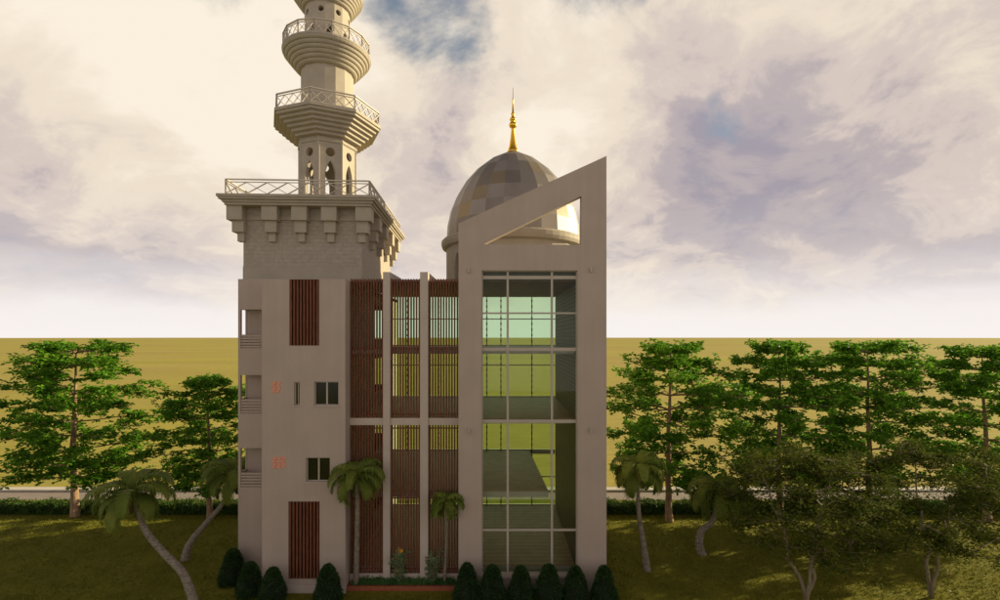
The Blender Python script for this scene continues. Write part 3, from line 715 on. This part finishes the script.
# clipped cone bushes
def cone_bush(h,rad,seed):
    r=random.Random(seed); V,F=[],[]
    def prof(t): return rad*min(1,(1.015-t)**.5*1.02)*(.82+.18*min(1,t*5))
    for k in range(3800):
        t=r.random()**1.1; a=r.uniform(0,6.283); q=prof(t)*r.uniform(.86,1.06)*(1+.05*math.sin(3*a+seed)+.05*math.sin(9*t+2*a))
        c=Vector((q*math.cos(a),q*math.sin(a),t*h)); out=Vector((math.cos(a),math.sin(a),.5))
        leaf(V,F,c,out+rv(r)*.8,Vector((0,0,1))+rv(r)*.5,r.uniform(.06,.13),r.uniform(.035,.06))
    return V,F
bl=[(467,21.6,'cone bush at the left end of the row before the glass front'),(492.5,21.5,'second cone bush from the left before the glass front'),(521,21.5,'cone bush before the middle glass column'),
    (549,21.5,'cone bush before the right mullion of the glass front'),(576,21.5,'cone bush below the right edge of the glass front'),(604,21.5,'cone bush at the right corner of the building'),
    (233,23.2,'rearmost cone bush beside the left balcony wing'),(250,22.1,'middle cone bush below the left balcony wing'),(272.5,21.5,'cone bush left of the lower wooden louver'),(328,21.5,'cone bush right of the lower wooden louver')]
bmesh_=[]
for s in (1,2,3):
    V,F=cone_bush(1.55,.6,s); me=bpy.data.meshes.new('foliage'); me.from_pydata(V,[],F); me.materials.append(M['leaf_bush'])
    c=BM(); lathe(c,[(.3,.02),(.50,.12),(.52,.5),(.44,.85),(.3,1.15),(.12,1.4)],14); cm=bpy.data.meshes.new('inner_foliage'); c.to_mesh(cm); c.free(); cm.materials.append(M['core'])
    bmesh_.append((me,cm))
for i,(x,D,lab) in enumerate(bl):
    s=1.0+rnd.uniform(-.06,.05)
    o=empty('cone_bush',(px(x,D),D,0),rnd.uniform(0,6.28),lab,'bush','clipped cone bushes along the front of the building'); o.scale=(s,s,s*rnd.uniform(.97,1.04))
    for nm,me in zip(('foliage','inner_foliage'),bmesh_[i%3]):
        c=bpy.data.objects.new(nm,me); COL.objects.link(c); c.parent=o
# hedges
def hedge(x0,x1,y,name_lab,seed):
    r=random.Random(seed); V,F=[],[]; n=int((x1-x0)*820)
    for k in range(n):
        x=r.uniform(x0,x1); bump_=.12*math.sin(x*2.1)+.08*math.sin(x*5.3+1)+.05*math.sin(x*11)
        hh=.62+bump_*.6; s=r.random()
        if s<.42: c=Vector((x,y-.42+r.gauss(0,.06)-.04*math.sin(x*7),r.uniform(0,hh)))
        elif s<.62: c=Vector((x,y+.42+r.gauss(0,.06),r.uniform(0,hh)))
        else: c=Vector((x,y+r.uniform(-.45,.45),hh+r.gauss(0,.06)))
        leaf(V,F,c,rv(r)+Vector((0,-.2,.5)),rv(r),r.uniform(.09,.17),r.uniform(.05,.09))
    loc=((x0+x1)/2,y,0)
    o=empty('hedge',loc,0,name_lab,'hedge','low hedges along the road')
    obj('foliage',(V,F),'leaf_hedge',o)
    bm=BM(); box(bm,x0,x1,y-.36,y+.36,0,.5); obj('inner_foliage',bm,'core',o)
hedge(-42,-13.0,32.5,'low leafy hedge along the road left of the building',1)
hedge(5.2,42,32.5,'low leafy hedge along the road right of the building',2)
# planter
pl=empty('brick_planter',(px(401,22.7),22.7,0),0,'low red brick planter under the slat screens','planter')
x0,x1=XS+.01,px(458,22.6); 
bm=BM(); box(bm,x0,x1,22.45,22.57,0,.22); box(bm,x0,x0+.12,22.57,22.94,0,.22); box(bm,x1-.12,x1,22.57,22.94,0,.22); obj('brick_edging',bm,'brick',pl)
bm=BM(); box(bm,x0+.12,x1-.12,22.57,22.94,0,.18); obj('soil',bm,'soil',pl)
V,F=[],[]; r=random.Random(4)
for k in range(5200):
    c=Vector((r.uniform(x0+.2,x1-.2),r.uniform(22.58,22.93),.18+abs(r.gauss(0,.09)))); leaf(V,F,c,rv(r)+Vector((0,0,.7)),rv(r),r.uniform(.07,.15),r.uniform(.03,.06))
o=obj('ground_cover',(V,F),'leaf_garden',loc=(px(401,22.7),22.75,.18)); tag(o,'small green ground cover filling the brick planter','ground cover',kind='stuff')
def garden_shrub(x,h,w,seed,lab,flower):
    r=random.Random(seed); D=22.74; X=px(x,D); o=empty('garden_shrub',(X,D,.18),0,lab,'shrub','leafy shrubs in the brick planter')
    V,F=[],[]; SV,SF=[],[]
    for s in range(9):
        a=r.uniform(0,6.28); q=w*r.uniform(.2,1); top=Vector((X+math.cos(a)*q,D+math.sin(a)*q*.6,.24+h*r.uniform(.7,1)))
        b0=Vector((X+math.cos(a)*.08,D+math.sin(a)*.08,.2)); tube(SV,SF,[b0,b0.lerp(top,.5)+Vector((0,0,.05)),top],[.018,.014,.008],4)
        for k in range(26):
            t=r.uniform(.12,1); c=b0.lerp(top,t); aa=k*2.4+r.uniform(-.3,.3)
            leaf(V,F,c,Vector((math.cos(aa),math.sin(aa),r.uniform(-.2,.5))),Vector((0,0,1)),r.uniform(.17,.30),r.uniform(.09,.15))
    obj('stems',(SV,SF),'bark',o); obj('leaves',(V,F),'leaf_pale' ,o)
    if flower:
        V,F=[],[]; c=Vector((X+.02,D-.15,.24+h*.98))
        for k in range(22): leaf(V,F,c+Vector((r.gauss(0,.03),r.gauss(0,.03),r.uniform(-.1,.1))),rv(r)+Vector((0,0,.4)),rv(r),.12,.07)
        obj('flower',(V,F),'flower',o)
garden_shrub(401,1.55,.6,3,'leafy planter shrub with a yellow flower between the two fins',True)
garden_shrub(432,1.5,.45,8,'narrower leafy planter shrub beside the small slim palm',False)

# short grass blades over the lawn nearest the camera
r=random.Random(99); V,F=[],[]
for k in range(52000):
    x=r.uniform(-31,32); y=20.4+11.8*r.random()**1.3
    if -12.7<x<4.9 and y>22.1: continue
    if abs(x)>y*1.04: continue
    for q in range(2):
        a=r.uniform(0,6.28); h=r.uniform(.05,.13)*(1.4 if r.random()<.08 else 1); w=.012+.012*r.random(); dx,dy=math.cos(a)*w,math.sin(a)*w; lx,ly=r.gauss(0,.05),r.gauss(0,.05); ox,oy=r.gauss(0,.03),r.gauss(0,.03)
        i=len(V); V.extend([(x+ox-dx,y+oy-dy,-.005),(x+ox+dx,y+oy+dy,-.005),(x+ox+lx,y+oy+ly,h)]); F.append((i,i+1,i+2))
tag(obj('grass',(V,F),'leaf_grass'),'short olive-green grass blades covering the lawn in front','grass',kind='stuff')
